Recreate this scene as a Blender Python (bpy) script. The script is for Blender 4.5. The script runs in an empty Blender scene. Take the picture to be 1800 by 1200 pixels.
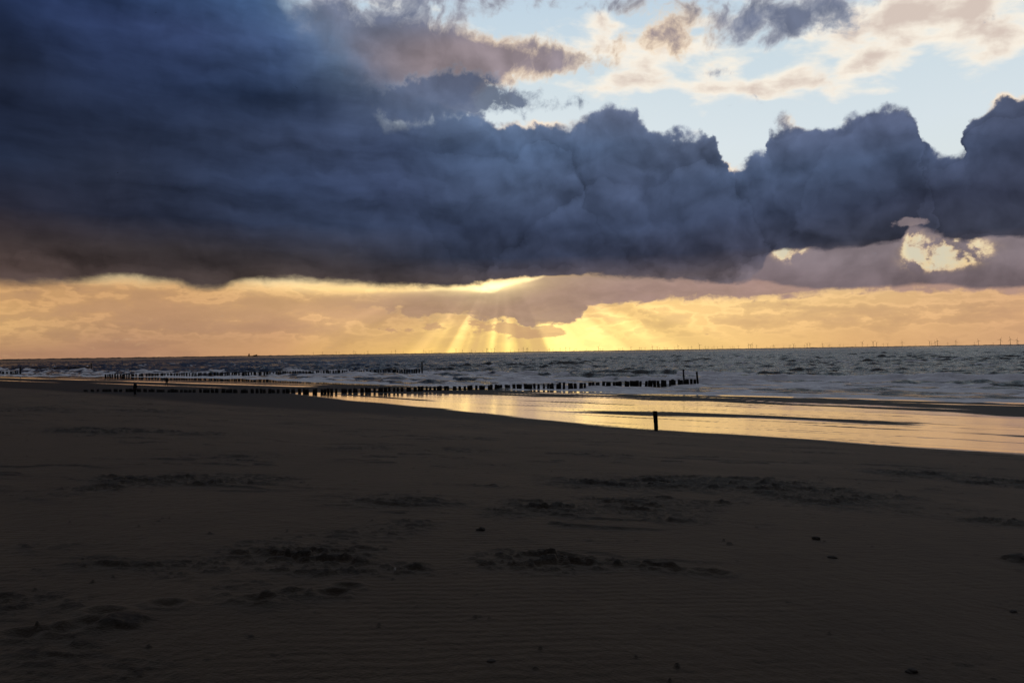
import bpy, math, random
import numpy as np
from mathutils import Vector, Matrix

R = math.radians
scene = bpy.context.scene
col = scene.collection

# ---------------------------------------------------------------- camera
EYE = Vector((0.0, 0.0, 6.2))          # metres above the sea, standing high on the sloping beach
FOC = 1200.0                            # focal length in pixels of the 1800 px wide photograph (24 mm lens)
PITCH, ROLL = R(0.90), R(0.86)
cd = bpy.data.cameras.new('camera')
cam = bpy.data.objects.new('camera', cd)
col.objects.link(cam)
cd.lens, cd.sensor_width = 24.0, 36.0
cd.clip_start, cd.clip_end = 0.1, 90000
CAM_ROT = Matrix.Rotation(R(90) + PITCH, 3, 'X') @ Matrix.Rotation(-ROLL, 3, 'Z')
cam.matrix_world = Matrix.Translation(EYE) @ CAM_ROT.to_4x4()
scene.camera = cam

scene.view_settings.view_transform = 'Standard'
scene.view_settings.look = 'None'
scene.view_settings.exposure = 0.0
scene.view_settings.gamma = 1.0
scene.view_settings.use_curve_mapping = False
scene.cycles.max_bounces = 6
scene.cycles.sample_clamp_indirect = 4.0


def sight(px, py):
    """World direction of a point of the 1800 x 1200 photograph."""
    return (CAM_ROT @ Vector((px - 900, 600 - py, -FOC))).normalized()


def bearing(px, py):
    """(compass bearing, elevation) in degrees of a point of the photograph."""
    d = sight(px, py)
    return math.degrees(math.atan2(d.x, d.y)), math.degrees(math.asin(d.z))


def lin(c):
    c = c / 255.0
    return c / 12.92 if c <= 0.04045 else ((c + 0.055) / 1.055) ** 2.4


def rgb(r, g, b, k=1.0):
    return (lin(r) * k, lin(g) * k, lin(b) * k, 1.0)


# ---------------------------------------------------------------- the sun, low behind the cloud bank
SUN_AZ, SUN_EL = bearing(880, 452)
sun_d = bpy.data.lights.new('sun', 'SUN')
sun_d.energy, sun_d.angle, sun_d.color = 0.012, R(20), (1.0, 0.8, 0.55)
sun = bpy.data.objects.new('sun', sun_d)
col.objects.link(sun)
sun.rotation_euler = (R(90 - SUN_EL), 0, R(180 - SUN_AZ))

# ---------------------------------------------------------------- sky: clear air (Nishita) behind procedural clouds
world = bpy.data.worlds.new('World')
scene.world = world
world.use_nodes = True
NT = world.node_tree
NT.nodes.clear()


class X:
    """A float (or vector) socket with arithmetic, so that a shader can be written as a formula."""
    tree = NT

    def __init__(self, s):
        self.s = s

    @staticmethod
    def op(kind, *args, clamp=False):
        n = X.tree.nodes.new('ShaderNodeMath')
        n.operation, n.use_clamp = kind, clamp
        for i, a in enumerate(args):
            if isinstance(a, X):
                X.tree.links.new(a.s, n.inputs[i])
            else:
                n.inputs[i].default_value = float(a)
        return X(n.outputs[0])

    def __add__(s, o): return X.op('ADD', s, o)
    __radd__ = __add__
    def __sub__(s, o): return X.op('SUBTRACT', s, o)
    def __rsub__(s, o): return X.op('SUBTRACT', o, s)
    def __mul__(s, o): return X.op('MULTIPLY', s, o)
    __rmul__ = __mul__
    def __truediv__(s, o): return X.op('DIVIDE', s, o)
    def __rtruediv__(s, o): return X.op('DIVIDE', o, s)
    def clamp(s): return X.op('ADD', s, 0.0, clamp=True)


def put(sock, v):
    if isinstance(v, X):
        X.tree.links.new(v.s, sock)
    elif v is not None:
        sock.default_value = v


def step(x, a, b):
    n = X.tree.nodes.new('ShaderNodeMapRange')
    n.interpolation_type = 'SMOOTHSTEP'
    put(n.inputs[0], x); put(n.inputs[1], a); put(n.inputs[2], b)
    n.inputs[3].default_value, n.inputs[4].default_value = 0, 1
    return X(n.outputs[0])


def xyz(x=0.0, y=0.0, z=0.0):
    n = X.tree.nodes.new('ShaderNodeCombineXYZ')
    for i, v in enumerate((x, y, z)):
        put(n.inputs[i], v)
    return X(n.outputs[0])


def fbm(vec, scale=1.0, detail=6.0, rough=0.5, kind='FBM', dims='3D', lac=2.0):
    n = X.tree.nodes.new('ShaderNodeTexNoise')
    n.noise_dimensions, n.noise_type = dims, kind
    X.tree.links.new(vec.s, n.inputs['Vector'])
    n.inputs['Scale'].default_value = scale
    n.inputs['Detail'].default_value = detail
    n.inputs['Roughness'].default_value = rough
    n.inputs['Lacunarity'].default_value = lac
    return X(n.outputs[0])


def line(x, pts, lo, hi):
    """A smooth curve through pts = [(x, y)...] as one Float Curve node; x runs over the range of pts."""
    pts = sorted(pts)
    x0, x1 = pts[0][0], pts[-1][0]
    n = X.tree.nodes.new('ShaderNodeFloatCurve')
    c = n.mapping.curves[0]
    n.mapping.use_clip = False
    for i, (px, py) in enumerate(pts):
        u, v = (px - x0) / (x1 - x0), (py - lo) / (hi - lo)
        if i < 2:
            p = c.points[i]; p.location = (u, v)
        else:
            p = c.points.new(u, v)
    for p in c.points:
        p.handle_type = 'AUTO_CLAMPED'
    n.mapping.update()
    put(n.inputs['Value'], ((x - x0) * (1.0 / (x1 - x0))).clamp())
    return X(n.outputs[0]) * (hi - lo) + lo


def ramp(x, stops, x0, x1):
    n = X.tree.nodes.new('ShaderNodeValToRGB')
    r = n.color_ramp
    r.interpolation = 'LINEAR'
    while len(r.elements) > 1:
        r.elements.remove(r.elements[-1])
    for i, (p, c) in enumerate(stops):
        e = r.elements[0] if i == 0 else r.elements.new((p - x0) / (x1 - x0))
        e.position = (p - x0) / (x1 - x0)
        e.color = c
    put(n.inputs[0], ((x - x0) * (1.0 / (x1 - x0))).clamp())
    return X(n.outputs[0])


def mix(f, a, b, blend='MIX'):
    n = X.tree.nodes.new('ShaderNodeMix')
    n.data_type, n.blend_type, n.clamp_result = 'RGBA', blend, False
    put(n.inputs[0], f)
    put(n.inputs[6], a)
    put(n.inputs[7], b)
    return X(n.outputs[2])


def scale_col(c, k):
    n = X.tree.nodes.new('ShaderNodeVectorMath')
    n.operation = 'SCALE'
    put(n.inputs[0], c if isinstance(c, X) else c[:3])
    put(n.inputs['Scale'], k)
    return X(n.outputs[0])


def split(v):
    n = X.tree.nodes.new('ShaderNodeSeparateXYZ')
    put(n.inputs[0], v)
    return X(n.outputs[0]), X(n.outputs[1]), X(n.outputs[2])


tc = NT.nodes.new('ShaderNodeTexCoord')
D = X(tc.outputs['Generated'])
dx, dy, dz = split(D)
AZ = X.op('ARCTAN2', dx, dy) * (180 / math.pi)
EL = X.op('ARCSINE', X.op('MINIMUM', X.op('MAXIMUM', dz, -1.0), 1.0)) * (180 / math.pi)
P = xyz(AZ, EL, 3.7)                                  # sky coordinates in degrees
PS = xyz(AZ * 0.42, EL, 11.3)                         # the same stretched sideways: flat far layers

wx = fbm(P, 0.16, 4, 0.55) - 0.5
wy = fbm(xyz(AZ, EL, 41.0), 0.16, 4, 0.55) - 0.5
W = xyz(AZ + wx * 5.0, EL + wy * 3.0, 7.7)            # rolled up coordinates for the billows
def lumps(vec, scale):
    """Billows: round heads parted by creases, low in a crease and high on a head."""
    h = None
    for k, w in ((1.0, 0.62), (2.3, 0.30), (5.1, 0.12)):
        n = X.tree.nodes.new('ShaderNodeTexVoronoi')
        n.feature, n.voronoi_dimensions = 'F1', '2D'
        X.tree.links.new(vec.s, n.inputs['Vector'])
        n.inputs['Scale'].default_value = scale * k
        d = X(n.outputs['Distance'])
        g = (1.0 - X.op('MINIMUM', d * d, 1.0)) * w
        h = g if h is None else h + g
    return h


n_big = fbm(W, 0.20, 9, 0.52) - 0.5
n_mid = fbm(W, 0.55, 8, 0.58) - 0.5
vx = fbm(xyz(AZ, EL, 63.0), 0.55, 6, 0.55) - 0.5
vy = fbm(xyz(AZ, EL, 87.0), 0.55, 6, 0.55) - 0.5
A2 = AZ + wx * 2.0 + vx * 2.6                         # look-ups for ragged silhouettes
E2 = EL + wy * 1.5 + vy * 2.2
heads = lumps(xyz(AZ + wx * 3.0 + vx * 1.2, EL * 1.25 + wy * 2.0 + vy * 1.2), 0.19) - 0.75
heads_up = lumps(xyz(AZ + wx * 3.0 + vx * 1.2 + 0.45, EL * 1.25 + wy * 2.0 + vy * 1.2 + 0.95), 0.19) - 0.75
n_up = fbm(xyz(AZ + wx * 5.0 + 0.35, EL + wy * 3.0 + 1.1, 7.7), 0.20, 5, 0.5) - 0.5
n_low = fbm(W, 0.20, 5, 0.5) - 0.5
relief = n_low - n_up                                 # brighter where the cloud faces up
puff = X.op('MINIMUM', X.op('MAXIMUM', heads - heads_up, -0.16), 0.16)
n_fine = fbm(xyz(AZ + wy * 2.0, EL + wx * 2.0, 19.0), 1.3, 6, 0.6) - 0.5
n_str = fbm(xyz(AZ * 0.42 + wx * 2.0, EL + wy * 0.8, 11.3), 0.8, 8, 0.58) - 0.5
n_str2 = fbm(xyz(AZ * 0.34 + n_str * 0.6, EL + n_str * 0.7, 27.0), 1.25, 6, 0.52) - 0.5


def edge(pts):
    return [bearing(*p) for p in pts]


def azr(px, py=560):
    return bearing(px, py)[0]


AZ0, AZ1 = -40.0, 40.0
LK = AZ + wx * 2.5                                    # slightly warped look-ups for broad colour
LE = EL + wy * 1.2


def field(rows):
    """A broad colour field: rows of (photo row, [(photo column, colour)...]) blended by elevation."""
    out = None
    prev = None
    for y, stops in rows:
        r = ramp(LK, [(azr(x, y), rgb(*c)) for x, c in stops], AZ0, AZ1)
        e = bearing(900, y)[1]
        if out is None:
            out = r
        else:
            out = mix(step_lin(LE, prev, e), out, r)
        prev = e
    return out


def step_lin(x, a, b):
    n = X.tree.nodes.new('ShaderNodeMapRange')
    put(n.inputs[0], x)
    n.inputs[1].default_value, n.inputs[2].default_value = a, b
    n.inputs[3].default_value, n.inputs[4].default_value = 0, 1
    return X(n.outputs[0])


def blob(px, py, rx, ry, w, slope=0.0):
    """A soft bump of cloud round a point; rx, ry in photo pixels; slope tilts it."""
    a0, e0 = bearing(px, py)
    kx, ky = rx / 20.9, ry / 20.9
    u = (AZ - a0)
    v = (EL - e0) - u * slope if slope else (EL - e0)
    u, v = u * (1 / kx), v * (1 / ky)
    return X.op('EXPONENT', (u * u + v * v) * -1.0) * w


def total(xs):
    t = xs[0]
    for x in xs[1:]:
        t = t + x
    return t


# clear air
sky = NT.nodes.new('ShaderNodeTexSky')
sky.sky_type = 'NISHITA'
sky.sun_disc = False
sky.sun_elevation, sky.sun_rotation = R(SUN_EL), R(SUN_AZ)
sky.altitude, sky.air_density, sky.dust_density, sky.ozone_density = 0, 1.0, 1.0, 1.0
air = ramp(EL, [(0, rgb(250, 205, 130)), (4, rgb(252, 215, 145)), (7, rgb(240, 222, 180)), (10, rgb(224, 231, 228)),
                (16, rgb(218, 229, 235)), (22, rgb(206, 222, 231)), (28, rgb(192, 213, 230)), (60, rgb(110, 150, 200))], 0, 60)
clear = mix(0.06, air, scale_col(X(sky.outputs[0]), 0.1))

# high thin cream clouds, upper right
hi = total([blob(1250, 60, 420, 60, .24), blob(1420, 140, 190, 22, .20), blob(1650, 20, 190, 45, .25), blob(1560, 95, 220, 30, .17),
            blob(1120, 120, 130, 45, .20, -.1), blob(1760, 60, 80, 30, .12), blob(720, 12, 70, 16, .2, -.15), blob(1350, 170, 40, 12, .06), blob(1600, 140, 260, 25, .08)])
n_hi = fbm(xyz(AZ * 0.50 + wx * 1.2, EL * 1.15 + AZ * 0.12 + wy * 1.0, 55.0), 0.42, 8, 0.50) - 0.5
d_hi = n_hi * 1.35 + hi - 0.16
a_hi = step(d_hi, -0.03, 0.24) * 0.95
c_hi = mix(step(d_hi + n_mid * 0.3, 0.12, 0.42), rgb(254, 244, 228), rgb(214, 196, 184))
out = mix(a_hi, clear, c_hi)

# grey and mauve middle clouds with cream edges
md = total([blob(640, 105, 120, 80, .62), blob(740, 140, 130, 60, .4), blob(720, 165, 110, 40, .5), blob(560, 40, 70, 60, .35), blob(760, 105, 120, 45, .45), blob(860, 85, 110, 30, .36), blob(950, 105, 110, 28, .40), blob(1090, 75, 70, 20, .16),
            blob(1330, 20, 190, 42, .52, -.05), blob(1400, 50, 130, 22, .2), blob(830, -10, 190, 32, .44), blob(1255, 130, 45, 14, .22), blob(1060, 10, 120, 22, .25), blob(1180, 55, 60, 22, .2), blob(1290, 125, 40, 10, .12), blob(1050, 118, 130, 20, .20), blob(1160, 95, 90, 20, .16)])
d_md = md + n_mid * 0.95 + n_big * 0.7 + n_fine * 0.2 - 0.24
a_md = step(d_md, 0.0, 0.24)
warm = step(total([blob(850, 110, 240, 60, 1.0), blob(1170, 70, 90, 60, .9)]), 0.15, 0.9)
body = mix(warm, rgb(108, 116, 138), rgb(142, 130, 136))
body = scale_col(body, 1.0 + relief * 1.6)
c_md = mix(step(d_md, 0.05, 0.42), mix(warm, rgb(176, 180, 190), rgb(250, 226, 196)), body)
out = mix(a_md, out, c_md)

# dark ragged wisps above the bank
ws = total([blob(690, 180, 80, 30, .5), blob(770, 165, 70, 30, .4), blob(815, 148, 75, 24, .55), blob(850, 175, 40, 22, .4), blob(920, 178, 62, 20, .42), blob(760, 190, 90, 26, .5), blob(985, 188, 50, 12, .25), blob(1035, 172, 45, 16, .16)])
d_ws = ws + n_mid * 1.0 + vx * 0.4 + n_fine * 0.6 - 0.26
a_ws = step(d_ws, -0.03, 0.34) * 0.9
c_ws = scale_col(mix(step(d_ws, 0.02, 0.3), rgb(140, 152, 170), rgb(90, 102, 128)), 1.0 + relief * 1.5)

# gold band along the horizon
gold = field([
    (612, [(0, (180, 136, 103)), (200, (178, 134, 106)), (500, (204, 156, 110)), (700, (244, 196, 116)), (880, (255, 217, 126)), (1050, (255, 220, 134)), (1300, (243, 198, 128)), (1500, (226, 178, 122)), (1800, (212, 165, 123))]),
    (575, [(0, (210, 166, 112)), (200, (188, 145, 107)), (500, (194, 150, 111)), (700, (226, 182, 120)), (850, (252, 212, 130)), (1100, (254, 214, 134)), (1300, (238, 194, 130)), (1800, (216, 169, 124))]),
    (540, [(0, (206, 160, 108)), (300, (202, 156, 112)), (500, (210, 166, 116)), (700, (204, 162, 120)), (850, (206, 165, 122)), (1000, (214, 172, 122)), (1100, (244, 202, 132)), (1300, (242, 202, 138)), (1800, (212, 168, 126))]),
    (508, [(0, (196, 152, 106)), (300, (206, 160, 110)), (500, (216, 172, 120)), (700, (230, 188, 128)), (860, (255, 240, 182)), (1000, (230, 190, 140)), (1300, (226, 190, 150)), (1800, (224, 190, 150))]),
])
cs = n_str2 * 0.9 + n_str * 0.8
veil = total([blob(300, 545, 200, 26, .16), blob(620, 545, 230, 16, .22), blob(90, 560, 120, 20, .06), blob(420, 575, 150, 14, .12), blob(700, 590, 130, 10, .08), blob(1200, 560, 120, 10, .10), blob(1480, 550, 120, 12, .10), blob(1650, 560, 160, 12, .10)])
dens = cs * 0.85 + veil - 0.01
shade = step(dens, -0.02, 0.2)
gold = mix(shade * (0.30 + step(EL, 0.5, 2.5) * 0.35), gold, mix(0.35, gold, rgb(160, 124, 112)))
rimg = step(dens, -0.10, -0.005) * step(dens, 0.07, 0.0)
gold = scale_col(gold, 0.95 + rimg * (0.03 + 0.12 * step(EL, 0.6, 2.2)) - n_str * 0.30)
# sun beams fanning out below the bank
sa, se = bearing(885, 440)
ang = X.op('ARCTAN2', AZ - sa, se - EL)
dist = X.op('SQRT', (AZ - sa) * (AZ - sa) + (se - EL) * (se - EL))
beam = step(fbm(xyz(ang, 0.0, 2.0), 2.6, 2.6, 0.62) + X.op('SINE', ang * 10.0 + 1.2) * 0.07 + n_str * 0.10, 0.36, 0.66)
reach = step(EL, 5.0, 3.0) * X.op('EXPONENT', ((AZ - sa - 1.0) * (AZ - sa - 1.0)) * (-1 / 170.0))
gold = mix((reach * step(beam, 0.55, 0.0) * 0.55).clamp(), gold, rgb(206, 162, 116))
gold = scale_col(gold, 1.0 + step(beam, 0.25, 1.0) * reach * 0.70)
out = mix(step(EL + n_str * 1.2, 6.2, 5.0), out, gold)

# mauve far cloud with a ragged lower edge, right under the bank
T4 = line(AZ, edge([(560, 512), (640, 511), (700, 509), (800, 506), (860, 509), (890, 500), (935, 490), (1000, 470), (1300, 470), (1800, 470)]), 0, 10)
B4 = line(AZ + n_str * 6.0 + n_fine * 2.2 + vx * 5.5, edge([(560, 536), (640, 542), (700, 552), (760, 560), (830, 556), (880, 560), (915, 566), (950, 577), (985, 576), (1012, 564), (1034, 551), (1050, 538), (1080, 533), (1150, 531), (1250, 528), (1350, 525), (1450, 517), (1800, 516)]), 0, 10)
d4 = EL - B4 + n_str * 2.0 + n_str2 * 1.2 + n_fine * 0.7 + n_mid * 1.0
d4t = T4 - EL + n_mid * 0.5
a4 = 0.92 * step(d4, -0.14, 0.40) * step(d4t, 0.0, 0.34) * (step(AZ, azr(520), azr(720)) * 0.85 + step(AZ, azr(760), azr(950)) * 0.15)
c4 = ramp(LK, [(azr(600), rgb(182, 145, 116)), (azr(820), rgb(168, 137, 116)), (azr(950), rgb(166, 137, 119)), (azr(1100), rgb(156, 129, 123)), (azr(1350), rgb(160, 131, 126)), (azr(1800), rgb(176, 142, 128))], AZ0, AZ1)
lit4 = step(d4, 0.26, 0.0) * X.op('EXPONENT', (AZ - sa - 1.0) * (AZ - sa - 1.0) * (-1 / 90.0))
c4 = scale_col(mix(lit4, c4, rgb(255, 224, 150)), 1.0 + n_str * 0.7 + n_mid * 0.3 + (beam - 0.42) * 0.16 * X.op('EXPONENT', (AZ - sa + 3.0) * (AZ - sa + 3.0) * (-1 / 40.0)))
low4 = total([blob(905, 580, 70, 10, .34), blob(960, 585, 50, 12, .45), blob(870, 572, 60, 6, .25), blob(1075, 550, 40, 8, .2), blob(700, 580, 90, 9, .2), blob(760, 575, 40, 8, .2)]) + n_str2 * 1.1 + n_fine * 0.5 - 0.2
out = mix(step(low4, 0.0, 0.12) * 0.7 * step(EL, 4.2, 3.0), out, mix(step(low4, 0.05, 0.0), rgb(196, 154, 118), rgb(255, 222, 140)))
out = mix(a4, out, c4)
sheen = blob(868, 504, 50, 8, 0.9, .1) + blob(900, 512, 80, 16, .14, .25) + blob(640, 508, 170, 10, .35)
out = mix(1.0, out, scale_col(rgb(255, 228, 150), sheen), 'ADD')

# lower grey cloud on the right with bright holes
B5 = line(AZ, edge([(1180, 470), (1290, 490), (1340, 497), (1400, 508), (1480, 513), (1560, 508), (1640, 503), (1720, 511), (1800, 508), (1850, 506)]), 0, 10)
holes = total([blob(1388, 440, 22, 16, .46), blob(1606, 426, 12, 22, .30), blob(1665, 445, 50, 21, .36), blob(1640, 466, 30, 9, .2)])
d5 = EL - B5 + n_str * 0.7 + n_fine * 0.2
hd = 0.5 - holes * 1.2 + (n_mid * 1.3 + n_fine * 2.2 + n_str * 1.6) * step(holes, 0.02, 0.22)
hk = step(hd, -0.06, 0.36)
a5 = step(d5, 0.0, 0.35) * hk * step(AZ, azr(1200), azr(1330)) * step(EL, 12.5, 11.0)
c5 = mix(step(d5, 0.0, 3.2), rgb(116, 102, 106), rgb(128, 116, 121))
c5 = mix(step(hd, 0.48, 0.0) * 0.8, c5, rgb(232, 198, 156))
c5 = scale_col(c5, 1.0 + relief * 1.6 + n_str * 0.3)
back5 = step(holes, 0.05, 0.3)
out = mix(back5, out, mix(step(n_mid, -0.15, 0.2), rgb(214, 206, 182), rgb(240, 208, 152)))
out = mix(a5, out, c5)
out = mix(a_ws, out, c_ws)

# the great dark bank
TOP = edge([(400, -420), (490, -120), (560, -20), (625, 40), (670, 105), (715, 145), (770, 172), (830, 198), (905, 216), (950, 211), (1000, 212), (1042, 200), (1080, 183), (1112, 192), (1150, 224),
            (1200, 234), (1238, 228), (1262, 262), (1284, 304), (1312, 278), (1344, 272), (1354, 232), (1390, 210), (1425, 206), (1452, 218), (1500, 192), (1560, 186), (1602, 208), (1620, 256), (1655, 276), (1688, 272),
            (1702, 216), (1735, 186), (1772, 166), (1830, 150)])
T = line(A2, TOP, -5, 50)
BASE = edge([(-60, 508), (120, 508), (200, 498), (270, 503), (360, 515), (430, 506), (500, 499), (560, 505), (640, 509), (760, 508), (850, 501), (925, 489), (1000, 487), (1100, 490), (1200, 494), (1285, 499),
             (1335, 478), (1360, 446), (1420, 438), (1480, 443), (1540, 430), (1585, 424), (1600, 396), (1625, 404), (1700, 424), (1760, 420), (1840, 414)])
B = line(AZ, BASE, 0, 15)
calm = step(AZ, azr(1000), azr(640))
d_top = T - E2 + n_big * 2.0 + heads * (1.7 - calm * 0.9) + n_mid * 0.6 + n_fine * 0.9
d_bot = EL - B + n_str * 1.3 + n_mid * 0.55 + n_fine * 0.15
a_top = step(d_top, -0.1, 0.55 + step(AZ, azr(850), azr(640)) * 4.5)
a_bot = step(d_bot, -0.12, 0.32 + step(AZ, azr(900), azr(560)) * 0.55)
hole6 = total([blob(1596, 391, 28, 8, .62)])
a_bank = a_top * a_bot * step(0.45 - hole6 * 1.15 + (n_mid * 1.2 + n_fine * 0.9) * step(hole6, 0.04, 0.35), 0.0, 0.25)
bank = field([
    (490, [(0, (86, 69, 65)), (300, (68, 57, 56)), (500, (76, 64, 61)), (800, (80, 71, 74)), (1000, (86, 77, 84)), (1200, (92, 82, 88)), (1400, (104, 94, 102)), (1800, (92, 86, 98))]),
    (452, [(0, (64, 54, 55)), (300, (57, 51, 54)), (600, (58, 56, 65)), (800, (46, 54, 75)), (1000, (52, 60, 84)), (1300, (62, 66, 88)), (1500, (58, 62, 80)), (1800, (56, 60, 78))]),
    (400, [(0, (36, 37, 51)), (300, (36, 43, 64)), (600, (46, 59, 87)), (850, (43, 54, 80)), (1100, (55, 68, 97)), (1400, (56, 67, 94)), (1600, (46, 52, 73)), (1800, (52, 58, 80))]),
    (330, [(0, (26, 36, 58)), (200, (36, 44, 65)), (500, (42, 57, 88)), (700, (50, 64, 96)), (900, (64, 81, 112)), (1100, (64, 78, 108)), (1300, (60, 76, 105)), (1500, (62, 78, 108)), (1800, (56, 66, 92))]),
    (260, [(0, (26, 36, 60)), (300, (32, 44, 70)), (550, (50, 64, 95)), (700, (58, 75, 110)), (900, (68, 90, 124)), (1050, (66, 85, 116)), (1250, (74, 86, 112)), (1500, (74, 85, 114)), (1800, (68, 77, 102))]),
    (190, [(0, (26, 36, 59)), (200, (32, 47, 80)), (450, (28, 44, 73)), (560, (37, 52, 80)), (700, (72, 88, 118)), (850, (80, 98, 126)), (1100, (84, 94, 120)), (1500, (86, 94, 120)), (1800, (92, 94, 116))]),
    (100, [(0, (24, 42, 78)), (200, (34, 52, 92)), (350, (46, 66, 110)), (500, (58, 84, 128)), (600, (82, 104, 134)), (750, (84, 98, 126)), (1800, (100, 108, 128))]),
    (0, [(0, (27, 57, 106)), (250, (39, 72, 120)), (450, (50, 86, 130)), (560, (92, 118, 146)), (800, (96, 118, 150)), (1800, (110, 120, 140))]),
])
FOLDS = [
    [(560, 470), (640, 400), (690, 330), (712, 292), (745, 266), (800, 258), (850, 270), (905, 288), (945, 262), (985, 262), (1010, 300), (1060, 420), (1150, 480)],
    [(860, 480), (950, 400), (1010, 345), (1060, 320), (1130, 330), (1180, 300), (1230, 290), (1290, 330), (1340, 420), (1380, 480)],
    [(1300, 480), (1380, 400), (1420, 330), (1455, 275), (1490, 225), (1540, 200), (1590, 215), (1612, 260), (1640, 420), (1700, 480)],
    [(1480, 480), (1590, 400), (1620, 330), (1665, 300), (1690, 280), (1712, 240), (1760, 220), (1840, 210)],
    [(180, 460), (210, 320), (290, 285), (420, 300), (520, 310), (620, 290), (700, 330), (800, 470)],
]
lift = None
for k, pts in enumerate(FOLDS):
    d = line(A2 + n_big * 3.0, edge(pts), 0, 30) - E2 + heads * 1.6 + n_big * 2.0
    soft = 0.9 if k < 4 else 1.4
    g = step(d, 0.0, soft) * X.op('EXPONENT', X.op('MAXIMUM', d, 0.0) * -0.55) * 0.26 - step(d, -2.2, 0.0) * step(d, 0.1, 0.0) * 0.13
    lift = g if lift is None else lift + g
right = 1.0 - calm * 0.65
layer = fbm(xyz(AZ * 0.13 + EL * 0.10, EL * 0.62 + wy * 1.5, 5.5), 0.75, 4, 0.52) - 0.5
part = 0.4 + 0.6 * step(fbm(xyz(AZ, EL, 71.0), 0.13, 2, 0.5), 0.42, 0.60)
bank = scale_col(bank, X.op('MAXIMUM', 0.97 + relief * (0.45 + right * 0.9) + puff * 1.05 * right + lift * (right * 1.15 + 0.1) * part + n_big * 0.3 + n_mid * 0.30 * right + layer * calm * 1.5, 0.3))
hs = NT.nodes.new('ShaderNodeHueSaturation')
hs.inputs['Saturation'].default_value = 0.90
put(hs.inputs['Color'], bank)
bank = X(hs.outputs[0])
thin = X.op('EXPONENT', X.op('MAXIMUM', d_top, 0.0) * -0.75)      # light soaks through the thin upper edge
bank = scale_col(bank, 1.0 + thin * right * 0.65)
rim = step(d_top, 0.75, 0.1)
hot = total([blob(955, 214, 55, 16, 1.0), blob(1405, 208, 28, 14, .9), blob(1770, 168, 55, 20, 1.0), blob(1285, 296, 16, 16, .9), blob(895, 226, 30, 8, .5)])
bank = mix((rim * (0.22 + right * 0.16 + hot * 1.2)).clamp(), bank, mix(hot.clamp(), rgb(160, 165, 178), rgb(255, 232, 204)))
glowline = step(d_bot, 0.34, 0.0) * X.op('EXPONENT', (AZ - sa) * (AZ - sa) * (-1 / 60.0))
bank = mix(glowline * 0.75, bank, rgb(250, 206, 134))
out = mix(a_bank, out, bank)

# overhead and behind: unseen cloud, shaped as fill light, bright at the zenith, dim behind
fill_deck = mix(step(fbm(D, 2.6, 8, 0.55), 0.35, 0.7), rgb(86, 87, 97), rgb(149, 150, 161))
fill_deck = scale_col(fill_deck, (0.22 + 0.88 * step(dy, -0.75, 0.25)) * (0.28 + 1.62 * step(EL, 42, 68)))
over = step(EL + n_big * 6, 31, 44)
side = step(X.op('ABSOLUTE', AZ), 44, 80)
out = mix(X.op('MAXIMUM', over, side), out, fill_deck)
out = mix(step(EL, -0.3, -1.5), out, rgb(60, 58, 56))

bg = NT.nodes.new('ShaderNodeBackground')
bg.inputs['Strength'].default_value = 0.1
put(bg.inputs['Color'], scale_col(out, 10.0))
wo = NT.nodes.new('ShaderNodeOutputWorld')
NT.links.new(bg.outputs[0], wo.inputs['Surface'])

# ================================================================ helpers for meshes, names and materials
rng = np.random.default_rng(11)
random.seed(7)


def perlin(x, y, seed=0):
    """Gradient noise on arrays, about -0.7..0.7."""
    xi, yi = np.floor(x).astype(np.int64), np.floor(y).astype(np.int64)
    xf, yf = x - xi, y - yi

    def g(ix, iy, fx, fy):
        h = (ix * 374761393 + iy * 668265263 + seed * 974711) & 0x7fffffff
        h = ((h ^ (h >> 13)) * 1274126177) & 0x7fffffff
        a = ((h ^ (h >> 16)) & 0xffff) * (2 * np.pi / 65536.0)
        return np.cos(a) * fx + np.sin(a) * fy

    u, v = xf * xf * xf * (xf * (xf * 6 - 15) + 10), yf * yf * yf * (yf * (yf * 6 - 15) + 10)
    a = g(xi, yi, xf, yf) * (1 - u) + g(xi + 1, yi, xf - 1, yf) * u
    b = g(xi, yi + 1, xf, yf - 1) * (1 - u) + g(xi + 1, yi + 1, xf - 1, yf - 1) * u
    return a * (1 - v) + b * v


def octaves(x, y, n=4, gain=0.5, seed=0):
    out, amp, f = 0.0, 1.0, 1.0
    for k in range(n):
        out = out + amp * perlin(x * f + 17.3 * k, y * f - 9.1 * k, seed + k)
        amp *= gain
        f *= 2.03
    return out


def smooth(x, a, b):
    t = np.clip((x - a) / (b - a), 0, 1)
    return t * t * (3 - 2 * t)


def curve(xs, ys, width):
    """Piecewise line through points, rounded by a moving average."""
    gx = np.linspace(xs[0] - width, xs[-1] + width, 4001)
    gy = np.interp(gx, xs, ys)
    step_ = gx[1] - gx[0]
    n = max(1, int(width / step_))
    k = np.hanning(2 * n + 1)
    k /= k.sum()
    pad = np.concatenate([gy[0] + (gy[1] - gy[0]) * np.arange(-n, 0), gy, gy[-1] + (gy[-1] - gy[-2]) * np.arange(1, n + 1)])
    gy = np.convolve(pad, k, 'valid')
    return lambda v: np.interp(v, gx, gy)


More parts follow.
